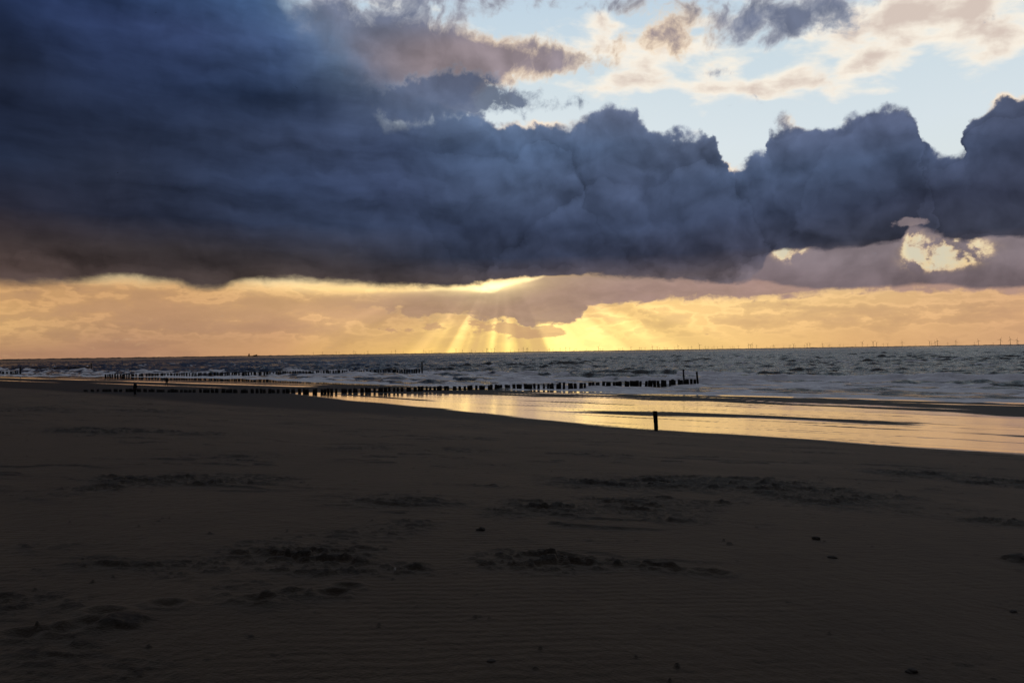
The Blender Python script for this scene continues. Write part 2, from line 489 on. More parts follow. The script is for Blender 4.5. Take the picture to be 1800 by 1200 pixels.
def grid_mesh(name, x, y, z, attrs, material, keep=None):
    """Rows x columns of vertices as one sheet with float attributes."""
    r, c = x.shape
    co = np.stack([x, y, z], -1).reshape(-1, 3).astype(np.float32)
    i = np.arange(r * c, dtype=np.int64).reshape(r, c)
    f = np.stack([i[:-1, :-1], i[:-1, 1:], i[1:, 1:], i[1:, :-1]], -1).reshape(-1, 4)
    if keep is not None:
        kv = keep.reshape(-1)
        f = f[kv[f].any(axis=1)]
        used = np.zeros(r * c, bool)
        used[f.reshape(-1)] = True
        new = np.cumsum(used) - 1
        co, f = co[used], new[f]
        attrs = {k: v.reshape(-1)[used] for k, v in attrs.items()}
    me = bpy.data.meshes.new(name)
    me.vertices.add(len(co))
    me.vertices.foreach_set('co', co.reshape(-1))
    me.loops.add(f.size)
    me.loops.foreach_set('vertex_index', f.reshape(-1).astype(np.int32))
    me.polygons.add(len(f))
    me.polygons.foreach_set('loop_start', (np.arange(len(f)) * 4).astype(np.int32))
    me.update(calc_edges=True)
    me.polygons.foreach_set('use_smooth', np.ones(len(f), bool))
    for k, v in attrs.items():
        a = me.attributes.new(k, 'FLOAT', 'POINT')
        a.data.foreach_set('value', v.reshape(-1).astype(np.float32))
    me.materials.append(material)
    o = bpy.data.objects.new(name, me)
    col.objects.link(o)
    return o


def tag(o, label=None, cat=None, group=None, kind=None):
    for k, v in (('label', label), ('category', cat), ('group', group), ('kind', kind)):
        if v:
            o[k] = v
    return o


class MB:
    """Collects primitives and links them as one mesh object."""

    def __init__(self):
        self.v, self.f = [], []

    def add(self, v, f):
        n = len(self.v)
        self.v += [tuple(p) for p in v]
        self.f += [tuple(i + n for i in q) for q in f]

    def box(self, x0, x1, y0, y1, z0, z1):
        v = [(x, y, z) for z in (z0, z1) for y in (y0, y1) for x in (x0, x1)]
        self.add(v, [(0, 2, 3, 1), (4, 5, 7, 6), (0, 1, 5, 4), (2, 6, 7, 3), (0, 4, 6, 2), (1, 3, 7, 5)])

    def rings(self, rings):
        """Skin a list of rings (lists of points of equal length), capped at both ends."""
        n = len(rings[0])
        v = [p for r_ in rings for p in r_]
        f = []
        for k in range(len(rings) - 1):
            for j in range(n):
                a, b = k * n + j, k * n + (j + 1) % n
                f.append((a, b, b + n, a + n))
        f.append(tuple(reversed(range(n))))
        f.append(tuple(range((len(rings) - 1) * n, len(rings) * n)))
        self.add(v, f)

    def tube(self, pts, radii, sides=10):
        rings = []
        for k, p in enumerate(pts):
            p = Vector(p)
            d = (Vector(pts[min(k + 1, len(pts) - 1)]) - Vector(pts[max(k - 1, 0)])).normalized()
            u = d.cross(Vector((0, 1, 0.01))).normalized()
            w = d.cross(u)
            rings.append([p + (u * math.cos(2 * math.pi * j / sides) + w * math.sin(2 * math.pi * j / sides)) * radii[k] for j in range(sides)])
        self.rings(rings)

    def mesh(self, name, material, smooth_=True):
        me = bpy.data.meshes.new(name)
        me.from_pydata(self.v, [], self.f)
        me.update()
        if smooth_:
            me.polygons.foreach_set('use_smooth', [True] * len(me.polygons))
        me.materials.append(material)
        return me

    def build(self, name, material, parent=None, smooth_=True):
        o = bpy.data.objects.new(name, self.mesh(name, material, smooth_))
        col.objects.link(o)
        if parent:
            o.parent = parent
        return o


def empty(name, loc=(0, 0, 0), rz=0.0):
    o = bpy.data.objects.new(name, None)
    o.location, o.rotation_euler = loc, (0, 0, rz)
    o.empty_display_size = 0.3
    col.objects.link(o)
    return o


def new_mat(name):
    m = bpy.data.materials.new(name)
    m.use_nodes = True
    nt = m.node_tree
    X.tree = nt
    return m, nt, nt.nodes['Principled BSDF']


def attr(name):
    n = X.tree.nodes.new('ShaderNodeAttribute')
    n.attribute_name = name
    return X(n.outputs['Fac'])


def position():
    return X(X.tree.nodes.new('ShaderNodeNewGeometry').outputs['Position'])


def bump(h, strength=1.0, dist=1.0):
    n = X.tree.nodes.new('ShaderNodeBump')
    n.inputs['Strength'].default_value = strength
    n.inputs['Distance'].default_value = dist
    put(n.inputs['Height'], h)
    return X(n.outputs[0])


def along_shore(px_, py_):
    """(seaward, along-shore) coordinates of the place as shader values."""
    return px_ * 0.6 + py_ * 0.8, px_ * -0.8 + py_ * 0.6


# ================================================================ the beach
# s: metres seaward of the photographer, t: metres along the shore to the left
PROFILE = curve([-400, -120, -60, -20, 0, 15, 30, 36, 40, 44, 50, 58, 66, 74, 80, 86, 94, 104, 140, 300, 900],
                [16, 11, 8.5, 5.6, 4.45, 3.10, 1.92, 1.46, 1.10, 0.96, 0.78, 0.58, 0.45, 0.40, 0.43, 0.33, 0.0, -0.45, -1.4, -4.0, -9.0], 2.5)
WET_IN = curve([-200, 0, 8, 19, 26, 33, 46, 56, 68, 76, 90, 600], [34, 37.0, 39.6, 40.2, 41.4, 44.0, 48.9, 51.5, 54.5, 57, 61, 61], 3)
WET_OUT = curve([-200, 0, 4, 14, 26, 40, 54, 70, 83, 97, 110, 600], [64, 66.8, 68.4, 70.6, 73.0, 73.4, 71.0, 69, 66, 61.5, 60.5, 60], 3)
WASH = curve([-300, 0, 16, 29, 52, 72, 94, 127, 161, 218, 295, 420, 700], [88, 85.8, 86.2, 86.0, 82.8, 86.8, 90, 97, 102.5, 100, 88, 88, 95], 6)


def shore(x, y):
    return 0.6 * x + 0.8 * y, -0.8 * x + 0.6 * y


def beach_z(x, y):
    s, t = shore(x, y)
    z = PROFILE(s) + 0.0 * t
    dry = smooth(s, 44, 30)
    z = z + 0.50 * smooth(t, 58, 108) * smooth(s, 72, 42) * smooth(s, 10, 40)
    z = z + dry * 0.10 * octaves(x / 13.0, y / 13.0, 2, 0.5, 5)
    # low outer bar and tapered mid bar that stand out of the water film
    z = z + 0.05 * np.exp(-((s - MIDBAR(t)) / 1.3) ** 2) * smooth(t, 4, 14) * smooth(t, 37, 28)
    return z


MIDBAR = curve([-50, 0, 8, 11, 17, 26, 33, 60], [55.2, 55.4, 55.8, 56.4, 57.2, 55.2, 53.8, 52], 4)


def churn(x, y):
    """Where feet and wind have broken the crust: (amount, of them dark damp crumbs)."""
    a = np.zeros_like(x)
    for cx, cy, rx, ry, w in CHURN:
        a = np.maximum(a, w * np.exp(-((x - cx) / rx) ** 2 - ((y - cy) / ry) ** 2))
    return a


def foot(px, py, z):
    d = sight(px, py)
    k = (z - EYE.z) / d.z
    return EYE + d * k


def ground_hit(px, py):
    """The point of the beach seen at a point of the photograph."""
    d = sight(px, py)
    lo, hi = 1.0, 2000.0
    for k in np.geomspace(2.0, 2000.0, 1500):
        p = EYE + d * float(k)
        if p.z <= float(beach_z(np.array(p.x), np.array(p.y))):
            hi = float(k)
            break
        lo = float(k)
    for _ in range(30):
        m = (lo + hi) / 2
        p = EYE + d * m
        if p.z <= float(beach_z(np.array(p.x), np.array(p.y))):
            hi = m
        else:
            lo = m
    return EYE + d * hi


CHURN = []
for px, py, rx, dep, w in [(930, 985, 110, 0.55, 1.0), (1080, 992, 130, 0.35, .75), (560, 995, 130, 0.45, .9), (690, 1000, 90, 0.35, .8), (330, 1000, 120, 0.5, .65), (450, 1040, 150, 0.5, .55),
                           (80, 1060, 110, 0.4, .7), (210, 1095, 60, 0.25, .8), (80, 1150, 130, 0.45, .6), (250, 1170, 70, 0.2, .6), (1250, 850, 210, 1.6, 1.0), (1080, 850, 160, 1.8, .7),
                           (1450, 880, 200, 1.6, .6), (180, 757, 120, 2.5, .9), (640, 788, 120, 2.0, .5), (800, 790, 120, 2.0, .5), (380, 840, 200, 2.0, .45), (960, 890, 160, 1.5, .55), (700, 880, 200, 1.4, .5),
                           (1640, 835, 200, 1.6, .7), (1760, 850, 120, 1.4, .6), (100, 870, 120, 1.4, .4), (1690, 1165, 150, 0.25, .5), (1790, 985, 30, 0.3, .8), (60, 720, 110, 4, .6), (250, 722, 130, 4, .6), (1180, 1100, 40, .15, .5),
                           (420, 800, 160, 2.4, .4), (1750, 920, 160, .8, .45), (1560, 900, 160, .8, .4)]:
    p = ground_hit(px, py)
    CHURN.append((p.x, p.y, rx * p.y / 1200.0, dep, w))


def polar(radii, angles):
    a = np.radians(angles)
    return radii[:, None] * np.sin(a)[None, :], radii[:, None] * np.cos(a)[None, :]


def sand_material():
    m, nt, b = new_mat('beach sand')
    P_ = position()
    px_, py_, pz_ = split(P_)
    s_, t_ = along_shore(px_, py_)
    wet, damp = attr('wet'), attr('damp')  # damp also carries the painted shade of scuffed lumps and ledges
    grain = fbm(P_, 55.0, 4, 0.6)
    blot = fbm(P_, 0.9, 6, 0.6)
    drift = fbm(xyz(t_ * 0.10, s_ * 0.5, 4.0), 1.0, 6, 0.6)
    speck = fbm(P_, 14.0, 3, 0.6)
    dry_c = mix(step(blot + (grain - 0.5) * 0.6, 0.32, 0.70), (0.0225, 0.0153, 0.0090, 1), (0.040, 0.0282, 0.0174, 1))
    dry_c = mix(step(drift, 0.46, 0.66) * 0.7 * step(s_, 6.0, 26.0), dry_c, (0.090, 0.066, 0.044, 1))
    damp_shade_c = mix(step(blot, 0.3, 0.7), (0.011, 0.0085, 0.0065, 1), (0.018, 0.014, 0.011, 1))
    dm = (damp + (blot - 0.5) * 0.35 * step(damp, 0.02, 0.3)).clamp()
    c = mix(dm, dry_c, damp_shade_c)
    c = mix(step(speck, 0.68, 0.74) * 0.4, c, (0.05, 0.042, 0.036, 1))
    # water film: streaked along the shore, its edge broken by faint ripple marks
    streak = fbm(xyz(t_ * 0.05, s_ * 0.9, 9.0), 1.0, 6, 0.62) - 0.5
    fine = fbm(xyz(t_ * 0.35, s_ * 3.5, 2.0), 1.0, 4, 0.6) - 0.5
    film = step(wet + streak * 0.55 * step(wet, 0.0, 0.25) + fine * 0.12, 0.26, 0.78)
    c = mix(film, c, (0.040, 0.034, 0.030, 1))
    put(b.inputs['Base Color'], c)
    rough = 0.80 - dm * 0.10
    frough = (0.075 + (fine + streak) * 0.07)
    put(b.inputs['Roughness'], rough * (1.0 - film) + frough * film)
    put(b.inputs['Specular IOR Level'], 0.12 * (1.0 - film) + 0.75 * film)
    b.inputs['IOR'].default_value = 1.45
    put(b.inputs['Coat Weight'], film)
    put(b.inputs['Coat Roughness'], frough)
    b.inputs['Coat IOR'].default_value = 1.5
    put(b.inputs['Sheen Weight'], (1.0 - film) * (1.0 - dm * 0.8) * 0.30)
    b.inputs['Sheen Roughness'].default_value = 0.45
    b.inputs['Sheen Tint'].default_value = (1.0, 0.86, 0.72, 1)
    # wind ripples on the dry sand, across the wind that blows along the beach
    wob = fbm(P_, 0.8, 4, 0.55)
    ph = (px_ * -0.20 + py_ * 0.98) * 50.0 + wob * 16.0
    rip = X.op('SINE', ph) * step(fbm(P_, 0.35, 3, 0.5), 0.36, 0.58) * (1.0 - dm) * (1.0 - attr('churned')).clamp() * step(py_, 26.0, 8.0)
    h = rip * 0.0023 + (grain - 0.5) * 0.010 * (1.0 - film) + (speck - 0.5) * 0.014 * (1.0 - film) + (fbm(P_, 4.0, 5, 0.6) - 0.5) * 0.035 * (1.0 - film)
    wave_marks = X.op('SINE', s_ * 9.0 + fbm(xyz(t_ * 0.2, s_ * 0.2, 1.0), 1.0, 3, 0.5) * 14.0)
    h = h + film * (fine * 0.006 + wave_marks * 0.0006)
    put(b.inputs['Normal'], bump(h))
    return m


radii = np.concatenate([np.geomspace(0.6, 2.4, 24)[:-1], np.geomspace(2.4, 130, 850)[:-1], np.geomspace(130, 420, 110)[:-1], np.geomspace(420, 3000, 40)])
angles = np.concatenate([np.linspace(-180, -47, 60)[:-1], np.linspace(-47, 47, 1000), np.linspace(47, 180, 60)[1:]])
bx, by = polar(radii, angles)
bs, bt = shore(bx, by)
bz = beach_z(bx, by)
ch = churn(bx, by)
dry = smooth(bs, 43, 36)
mask = np.clip(ch + 0.45 * smooth(octaves(bx / 5.0, by / 3.0, 3, 0.55, 31), 0.15, 0.55), 0, 1) * dry
near = smooth(by, 60, 25)
# small lumps, scarps and foot marks: sharp on the side facing the land, smooth to the sea
lump = octaves(bx / 0.50, by / 0.26, 4, 0.60, 40)
lump2 = octaves(bx / 0.17, by / 0.12, 3, 0.60, 44)
sel = smooth(octaves(bx / 1.3, by / 0.7, 3, 0.55, 47), -0.05, 0.30)
core = smooth(mask, 0.12, 0.75)
low = 0.45 + 0.55 * smooth(by, 4.5, 8.0)
bz = bz + low * core * (0.058 * smooth(lump - 0.12 + 0.25 * sel, 0.05, 0.22) * sel + 0.020 * smooth(lump2, 0.10, 0.30) + 0.012 * lump2)
bz = bz + mask * 0.035 * np.maximum(octaves(bx / 0.9, by / 0.5, 3, 0.55, 49), -0.1)
one = octaves(bx / 0.24, by / 0.15, 3, 0.6, 52)
bz = bz + dry * 0.03 * smooth(one, 0.64, 0.80) * smooth(octaves(bx / 3.0, by / 2.0, 2, 0.5, 53), -0.1, 0.3)
ledge = octaves(bx / 3.2, by / 1.1, 4, 0.55, 66)
bz = bz + dry * 0.028 * smooth(ledge, 0.10, 0.16) * smooth(octaves(bx / 6.0, by / 4.0, 2, 0.5, 67), 0.0, 0.35)
far_l = smooth(by, 26, 50) * dry
bz = bz + far_l * 0.09 * np.maximum(octaves(bx / 6.0, by / 2.2, 4, 0.6, 71) - 0.05, 0)
# a few foot prints
for (p0, p1, n) in [((60, 1120), (330, 1040), 5), ((430, 1060), (700, 1020), 4), ((1290, 1010), (1040, 980), 6)]:
    for k in range(n):
        f = (k + 0.3 * random.random()) / n
        h_ = ground_hit(p0[0] + (p1[0] - p0[0]) * f, p0[1] + (p1[1] - p0[1]) * f)
        cx, cy = h_.x + random.uniform(-.15, .15), h_.y + random.uniform(-.12, .12)
        i0, i1 = np.searchsorted(radii, [math.hypot(cx, cy) - 0.6, math.hypot(cx, cy) + 0.6])
        an = math.degrees(math.atan2(cx, cy))
        w_ = math.degrees(0.6 / math.hypot(cx, cy))
        j0, j1 = np.searchsorted(angles, [an - w_, an + w_])
        q = ((bx[i0:i1, j0:j1] - cx) / 0.115) ** 2 + ((by[i0:i1, j0:j1] - cy) / 0.085) ** 2
        bz[i0:i1, j0:j1] += -0.032 * np.exp(-q * 1.4) + 0.016 * np.exp(-(np.sqrt(q) - 1.45) ** 2 * 5)

wob = 0.9 * octaves(bt / 9.0, bs / 4.0, 3, 0.5, 80)
wet = smooth(bs, WET_IN(bt) - 1.2 + wob, WET_IN(bt) + 2.2 + wob) * smooth(bs, WET_OUT(bt) + 2.2 + 2 * wob, WET_OUT(bt) - 0.4 + 2 * wob)
wet *= smooth(bt, 96, 82)
bar = np.exp(-((bs - MIDBAR(bt)) / (1.3 + 1.5 * smooth(bt, 12, 26))) ** 2) * smooth(bt, 3, 13) * smooth(bt, 36, 27)
bar2 = np.exp(-((bs - 51.0) / 0.5) ** 2) * smooth(bt, 4, 8) * smooth(bt, 14, 10) * 0.6
bar3 = np.exp(-((bs - 64.5 - bt * 0.02) / 0.5) ** 2) * smooth(bt, 30, 36) * smooth(bt, 52, 46) * 0.7
bar5 = (np.exp(-((bs - 56.2) / 1.5) ** 2 - ((bt - 8.6) / 2.6) ** 2) * 0.6 + np.exp(-((bs - 50.3) / 1.0) ** 2 - ((bt + 0.4) / 2.4) ** 2) * 0.55)
bar6 = 0.5 * smooth(octaves(bt / 16.0, bs / 0.7, 4, 0.6, 96), 0.28, 0.5)
bar4 = np.exp(-((bs - 59.0 - 0.2 * (bt - 55)) / 0.9) ** 2) * smooth(bt, 52, 60) * smooth(bt, 84, 76) * 0.9
fing = octaves(bt / 24.0, bs / 1.3, 4, 0.55, 92)
wet = wet * (1 - 0.75 * smooth(fing, 0.30, 0.55) * smooth(bs, WET_IN(bt) + 3, WET_IN(bt) + 8))
wet = wet * (1 - np.clip(1.15 * (bar + bar2 + bar3 + bar4 + bar5 + bar6), 0, 1))
rills = octaves(bt / 26.0, bs / 1.7, 4, 0.55, 90)
outer = smooth(bs, WET_OUT(bt) - 1, WET_OUT(bt) + 2) * smooth(bs, WASH(bt) - 1.5, WASH(bt) - 4)
wet = np.maximum(wet, outer * smooth(bt, 110, 70) * smooth(rills, 0.14, 0.42) * 0.9)
left = smooth(bt, 92, 112)
lanes = np.maximum.reduce([np.exp(-((bs - 69.0) / 1.1) ** 2) * smooth(bt, 108, 122) * smooth(bt, 190, 160),
                           np.exp(-((bs - 78.5) / 1.8) ** 2) * smooth(bt, 96, 108), np.exp(-((bs - 66.5) / 1.3) ** 2) * smooth(bt, 165, 200),
                           np.exp(-((bs - 85.5) / 1.6) ** 2) * smooth(bt, 100, 118)])
wet = np.maximum(wet, left * lanes * (0.75 + 0.7 * rills))
wash = smooth(bs, WASH(bt) - 3.0 + wob, WASH(bt) - 1.4 + wob)
wet = np.maximum(wet, wash)
scuff_shade = core * np.maximum(smooth(lump - 0.12 + 0.25 * sel, 0.08, 0.26) * sel, 0.8 * smooth(lump2, 0.12, 0.34)) + 0.8 * dry * smooth(ledge, 0.11, 0.17) * smooth(ledge, 0.30, 0.18) * smooth(octaves(bx / 6.0, by / 4.0, 2, 0.5, 67), 0.0, 0.35) + dry * smooth(one, 0.62, 0.74)
damp = smooth(bs + 2.0 * octaves(bt / 14.0, bs / 5.0, 3, 0.5, 95), 34.5, 41.5)
crumb = np.zeros_like(bx)
for (cx, cy, rx, ry, w) in CHURN[10:13] + CHURN[19:21]:
    crumb = np.maximum(crumb, w * np.exp(-((bx - cx) / rx) ** 2 - ((by - cy) / ry) ** 2))
damp = np.maximum(damp, 0.85 * smooth(crumb + 0.7 * octaves(bx / 1.1, by / 0.8, 3, 0.6, 99), 0.35, 0.9))
damp = np.maximum(damp, 0.9 * np.clip(scuff_shade, 0, 1))  # lumps and ledges darkened by colour: relief shade plus exposed damp sand
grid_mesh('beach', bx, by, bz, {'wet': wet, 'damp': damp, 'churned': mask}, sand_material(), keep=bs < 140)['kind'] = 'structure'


# ================================================================ the sea
def water_material():
    m, nt, b = new_mat('sea water')
    P_ = position()
    px_, py_, pz_ = split(P_)
    s_, t_ = along_shore(px_, py_)
    fo = attr('foam')
    lace = fbm(xyz(t_ * 0.5, s_ * 1.1, pz_ * 2.0), 0.9, 7, 0.66) - 0.5
    cells = fbm(xyz(t_ * 0.9, s_ * 1.6, 5.0), 1.6, 5, 0.6, 'RIDGED_MULTIFRACTAL')
    f = step(fo + lace * 0.6 * step(fo, 0.0, 0.3), 0.42, 0.56)
    tone = mix(step(lace + cells * 0.15, -0.15, 0.35), (0.78, 0.80, 0.83, 1), (0.95, 0.95, 0.95, 1))
    body = mix(step(fbm(P_, 0.02, 4, 0.5), 0.3, 0.7), (0.008, 0.009, 0.007, 1), (0.013, 0.0135, 0.010, 1))
    put(b.inputs['Base Color'], mix(f, body, tone))
    gust = step(fbm(xyz(px_ * 0.022, py_ * 0.0035, 6.0), 1.0, 5, 0.62), 0.38, 0.62) * step(s_, 140.0, 420.0)
    far = step(s_, 120.0, 900.0)                          # waves too small to model far out: a rougher sheet
    put(b.inputs['Roughness'], f * 0.7 + 0.13 + far * 0.10 + gust * 0.10)
    b.inputs['IOR'].default_value = 1.333
    put(b.inputs['Specular IOR Level'], 0.5 - f * 0.3)
    ch1 = fbm(xyz(px_, py_ * 1.0, 0.0), 0.55, 6, 0.62)
    ch2 = fbm(xyz(t_ * 0.35, s_, 3.0), 0.16, 5, 0.6)
    h = ch1 * 0.50 + ch2 * 0.7 + step(s_, 150.0, 100.0) * fbm(xyz(t_ * 0.6, s_, 8.0), 0.8, 4, 0.6) * 0.8 + f * (cells * 0.05 + lace * 0.12)
    put(b.inputs['Normal'], bump(h, 1.0, 1.0))
    return m


rr = [56.0]
while rr[-1] < 2000:
    r_ = rr[-1]
    rr.append(r_ + (0.45 if r_ < 260 else min(0.45 * (r_ / 260) ** 1.35, 2.3)))
rr = np.concatenate([np.array(rr), np.geomspace(2004, 42000, 190)])
aa = np.concatenate([np.linspace(-75, -45, 40)[:-1], np.linspace(-45, 45, 880), np.linspace(45, 140, 110)[1:]])
sx, sy = polar(rr, aa)
ss, stt = shore(sx, sy)
dr = np.gradient(rr)[:, None]
out_ = ss - WASH(stt)
eta = np.zeros_like(sx)
for k in range(46):
    lam = 2.2 * (26 / 2.2) ** ((k + 0.5) / 46) if k < 38 else rng.uniform(28, 70)
    th = math.radians(rng.normal(0, 34 if lam < 12 else 20))
    kx = 2 * math.pi / lam * (-0.6 * math.cos(th) + 0.8 * math.sin(th))
    ky = 2 * math.pi / lam * (-0.8 * math.cos(th) - 0.6 * math.sin(th))
    amp = (0.0150 * lam ** 0.95 if lam < 8 else 0.065 + 0.03 * rng.random()) * rng.uniform(0.7, 1.3)
    fade = smooth(lam / np.maximum(dr, 1e-6), 2.2, 5.0)
    ok = np.where(fade[:, 0] > 0)[0]
    if not len(ok):
        continue
    n_ = ok[-1] + 1
    ph = kx * sx[:n_] + ky * sy[:n_] + rng.uniform(0, 6.28)
    w = np.sin(ph)
    eta[:n_] += amp * fade[:n_] * (w + 0.35 * (w * w - 0.5))
grp = 0.65 + 0.9 * np.clip(octaves(sx / 60.0, sy / 30.0, 3, 0.5, 120) + 0.25, 0, 1)
grp = grp * (0.85 + 0.6 * smooth(octaves(sx / 170.0, sy / 260.0, 3, 0.6, 125), -0.35, 0.45))
eta *= grp * (0.25 + 0.35 * smooth(out_, 3, 14) + 0.40 * smooth(out_, 20, 75))
zsea = eta + 0.33 * np.exp(-np.maximum(out_, 0) / 9.0) - 0.03 * smooth(out_, 0, -3)
foam = np.zeros_like(sx)
n_rows = int(np.searchsorted(rr, 900))
A = (slice(0, n_rows), slice(None))
O, TT = out_[A], stt[A]
lay = O + 3.0 * octaves(TT / 34.0, O / 30.0, 3, 0.5, 130)
# spilt foam: solid in the wash, torn into bands farther out
cover = np.interp(lay, [-5, 0, 3, 10, 22, 36, 50, 62, 76], [0, 1.0, 0.82, 0.46, 0.38, 0.36, 0.34, 0.20, 0.0])
bands = octaves(TT / 42.0, O / 5.0, 4, 0.58, 140)
foam[A] = np.clip(cover + 0.95 * bands, 0, 1) * (lay > -3)
# breaking waves: steep towards the beach, white where they spill
for k, (d0, hgt, wid) in enumerate([(5, .20, 40), (14, .36, 34), (25, .60, 34), (38, 1.0, 34), (54, 1.25, 36), (72, .75, 40), (94, .45, 40)]):
    p = O - d0 - 3.5 * octaves(TT / 45.0, 0 * TT + k * 7.7, 3, 0.5, 150 + k)
    e = np.clip(0.65 + 1.3 * perlin(TT / wid, 0 * TT + 3.3 * k, 170 + k), 0, 1)
    prof = np.where(p < 0, np.exp(-(p / (0.55 + 0.5 * hgt)) ** 2), np.exp(-(p / (3.0 + 2.0 * hgt)) ** 2))
    zsea[A] += hgt * e * prof * (1 + 0.25 * octaves(TT / 2.0, O / 1.5, 2, 0.5, 180 + k))
    spill = smooth(perlin(TT / (wid * 0.45), 0 * TT + 9.1 * k, 190 + k), -0.40 if d0 < 60 else 0.0, -0.05 if d0 < 60 else 0.3)
    front = smooth(p, -4.2 - 1.4 * hgt + 2.5 * perlin(TT / 6.0, O / 4.0, 230 + k), -1.5) * smooth(p, 0.9, 0.1)
    foam[A] = np.maximum(foam[A], front * spill * smooth(e, 0.1, 0.4) * 0.95)
    bare = smooth(p, -1.6 - hgt, -0.5) * smooth(p, 1.5, 0.2) * (1 - spill) * e
    foam[A] *= 1 - 0.85 * bare
    foam[A] *= 1 - 0.8 * smooth(p, 0.4, 1.6) * smooth(p, 7.0, 4.0) * np.clip(e + 0.2, 0, 1) * (0.4 if d0 < 10 else 1)
# a few white horses out at sea
caps = smooth(octaves(sx / 9.0, sy / 5.0, 4, 0.6, 210), 0.52, 0.75) * smooth(eta, 0.1, 0.35) * smooth(rr[:, None], 700, 250)
foam = np.maximum(foam, caps * 0.8)
grid_mesh('sea', sx, sy, zsea, {'foam': foam}, water_material(), keep=(out_ > -2.5))['kind'] = 'structure'


def dark_material(name, c0, c1, scale, rough=0.85):
    m, nt, b = new_mat(name)
    P_ = X(X.tree.nodes.new('ShaderNodeTexCoord').outputs['Object'])
    n = fbm(P_, scale, 5, 0.6)
    put(b.inputs['Base Color'], mix(step(n, 0.35, 0.65), c0, c1))
    b.inputs['Roughness'].default_value = rough
    put(b.inputs['Normal'], bump(n, 0.6, 0.02))
    return m


# far coast: a low wooded shore line along the horizon
M_COAST = dark_material('far shore', (0.02, 0.017, 0.014, 1), (0.035, 0.03, 0.024, 1), 0.02)
ca = np.linspace(-55, 55, 1100)
hh = 11 + 5 * octaves(ca * 1.2, ca * 0 + 2, 3, 0.6, 300) + 9 * np.clip(octaves(ca * 5.0, ca * 0 + 5, 3, 0.6, 310), 0, 1)
hh = np.maximum(hh * np.interp(ca, [-55, -30, -12, 0, 55], [1.35, 1.3, 1.0, 0.85, 0.8]), 3)
cr = np.array([12000, 12060, 12300, 12800, 12900.0])
cx_, cy_ = polar(cr, ca)
cz_ = np.stack([np.full_like(ca, -2), hh * 0.8, hh, hh * 0.7, np.full_like(ca, -2)])
grid_mesh('far_coast', cx_, cy_, cz_, {}, M_COAST)['kind'] = 'structure'


# ================================================================ groyne posts
def ordinal(n):
    return '%d%s' % (n, 'th' if 10 <= n % 100 <= 20 else {1: 'st', 2: 'nd', 3: 'rd'}.get(n % 10, 'th'))


M_WOOD = dark_material('weathered groyne wood', (0.009, 0.0075, 0.006, 1), (0.028, 0.023, 0.019, 1), 6.0)


def post_mesh(name, r0, r1, h, seed, sides=12, wear=0.05, rows=7):
    """A worn round post from z = 0 to h with a broken, slightly domed top."""
    rnd = random.Random(seed)
    mb = MB()
    rings = []
    lob = [1 + rnd.uniform(-wear, wear) for _ in range(sides)]
    bend = rnd.uniform(-0.04, 0.04)
    for k in range(rows):
        f = k / (rows - 1)
        r_ = r0 + (r1 - r0) * f + rnd.uniform(-.006, .006)
        rings.append([(r_ * lob[j] * math.cos(2 * math.pi * j / sides) + bend * f * f * h, r_ * lob[j] * math.sin(2 * math.pi * j / sides),
                       h * f + (rnd.uniform(-.05, .03) if k == rows - 1 else 0)) for j in range(sides)])
    rings.append([(x * 0.72 + bend * h * 0.28, y * 0.72, z + 0.02 + rnd.uniform(-.02, .02)) for x, y, z in rings[-1]])
    mb.rings(rings)
    return mb.mesh(name, M_WOOD)


POST_MESHES = [post_mesh('groyne_post', 0.15 + 0.02 * (k % 4), 0.16 + 0.025 * (k % 3), 2.4, 100 + k) for k in range(9)]
LOOK = ['stout', 'slim', 'round topped', 'broken topped', 'leaning', 'tall', 'short', 'upright', 'worn']


def post_row(p0, p1, n, tops, row, group, anchor, swap, first=1):
    """n posts from the sea end p0 to the land end p1; tops: heights of their heads along the row."""
    run = (Vector(p1) - Vector(p0))
    side = Vector((-run.y, run.x)).normalized()
    made = []
    for k in range(n):
        f = (k + 0.5 + random.uniform(-.34, .34)) / n
        p = Vector(p0) + run * f + side * random.choice((-0.22, 0.22, 0.0, random.uniform(-.3, .3)))
        gz = float(beach_z(np.array(p.x), np.array(p.y)))
        top = np.interp(f, np.linspace(0, 1, len(tops)), tops)
        i = random.randrange(len(POST_MESHES))
        o = bpy.data.objects.new('groyne_post', POST_MESHES[i])
        col.objects.link(o)
        top = max(top, gz + 0.30) + random.uniform(-.10, .07)
        lean = random.uniform(-.035, .035) if random.random() < .85 else random.uniform(-.10, .10)
        o.location = (p.x, p.y, top - 2.4)
        wide = random.uniform(1.05, 1.50)
        o.scale = (wide, wide, 1)
        o.rotation_euler = (lean * 0.6, lean, random.uniform(0, 6.28))
        look = 'leaning' if abs(lean) > .05 else ('stout' if wide > 1.36 else 'slim' if wide < 1.16 else 'worn')
        stands = 'buried in sand' if gz > 0.95 else 'on wet sand' if gz > 0.30 else 'in foaming surf'
        tag(o, '%s dark groyne post %s, %s from %s' % (look, stands, ordinal(k + first), anchor), 'groyne post', group)
        made.append(o)
    return made


G1A, G1B = (31.2, 116.1), (-60.0, 96.0)
post_row(G1A, G1B, 154, [1.15, 1.12, 1.09, 1.06, 1.05, 1.09, 1.08, 1.25, 1.44, 1.68, 1.95], 'nearest', 'posts of the nearest groyne row', 'the seaward end of the nearest row', 0)
G2A, G2B = (-28.8, 214.1), (-128.0, 214.1)
post_row(G2A, G2B, 132, [1.35, 1.25], 'middle', 'posts of the middle groyne row', 'the crossbar pole ending the middle row', 0)
G4A, G4B = (-210.2, 291.0), (-221.0, 291.6)
post_row(G4A, G4B, 12, [1.15, 1.15], 'left', 'posts of the short groyne row at the left edge', 'the pole ending the short left row', 0)

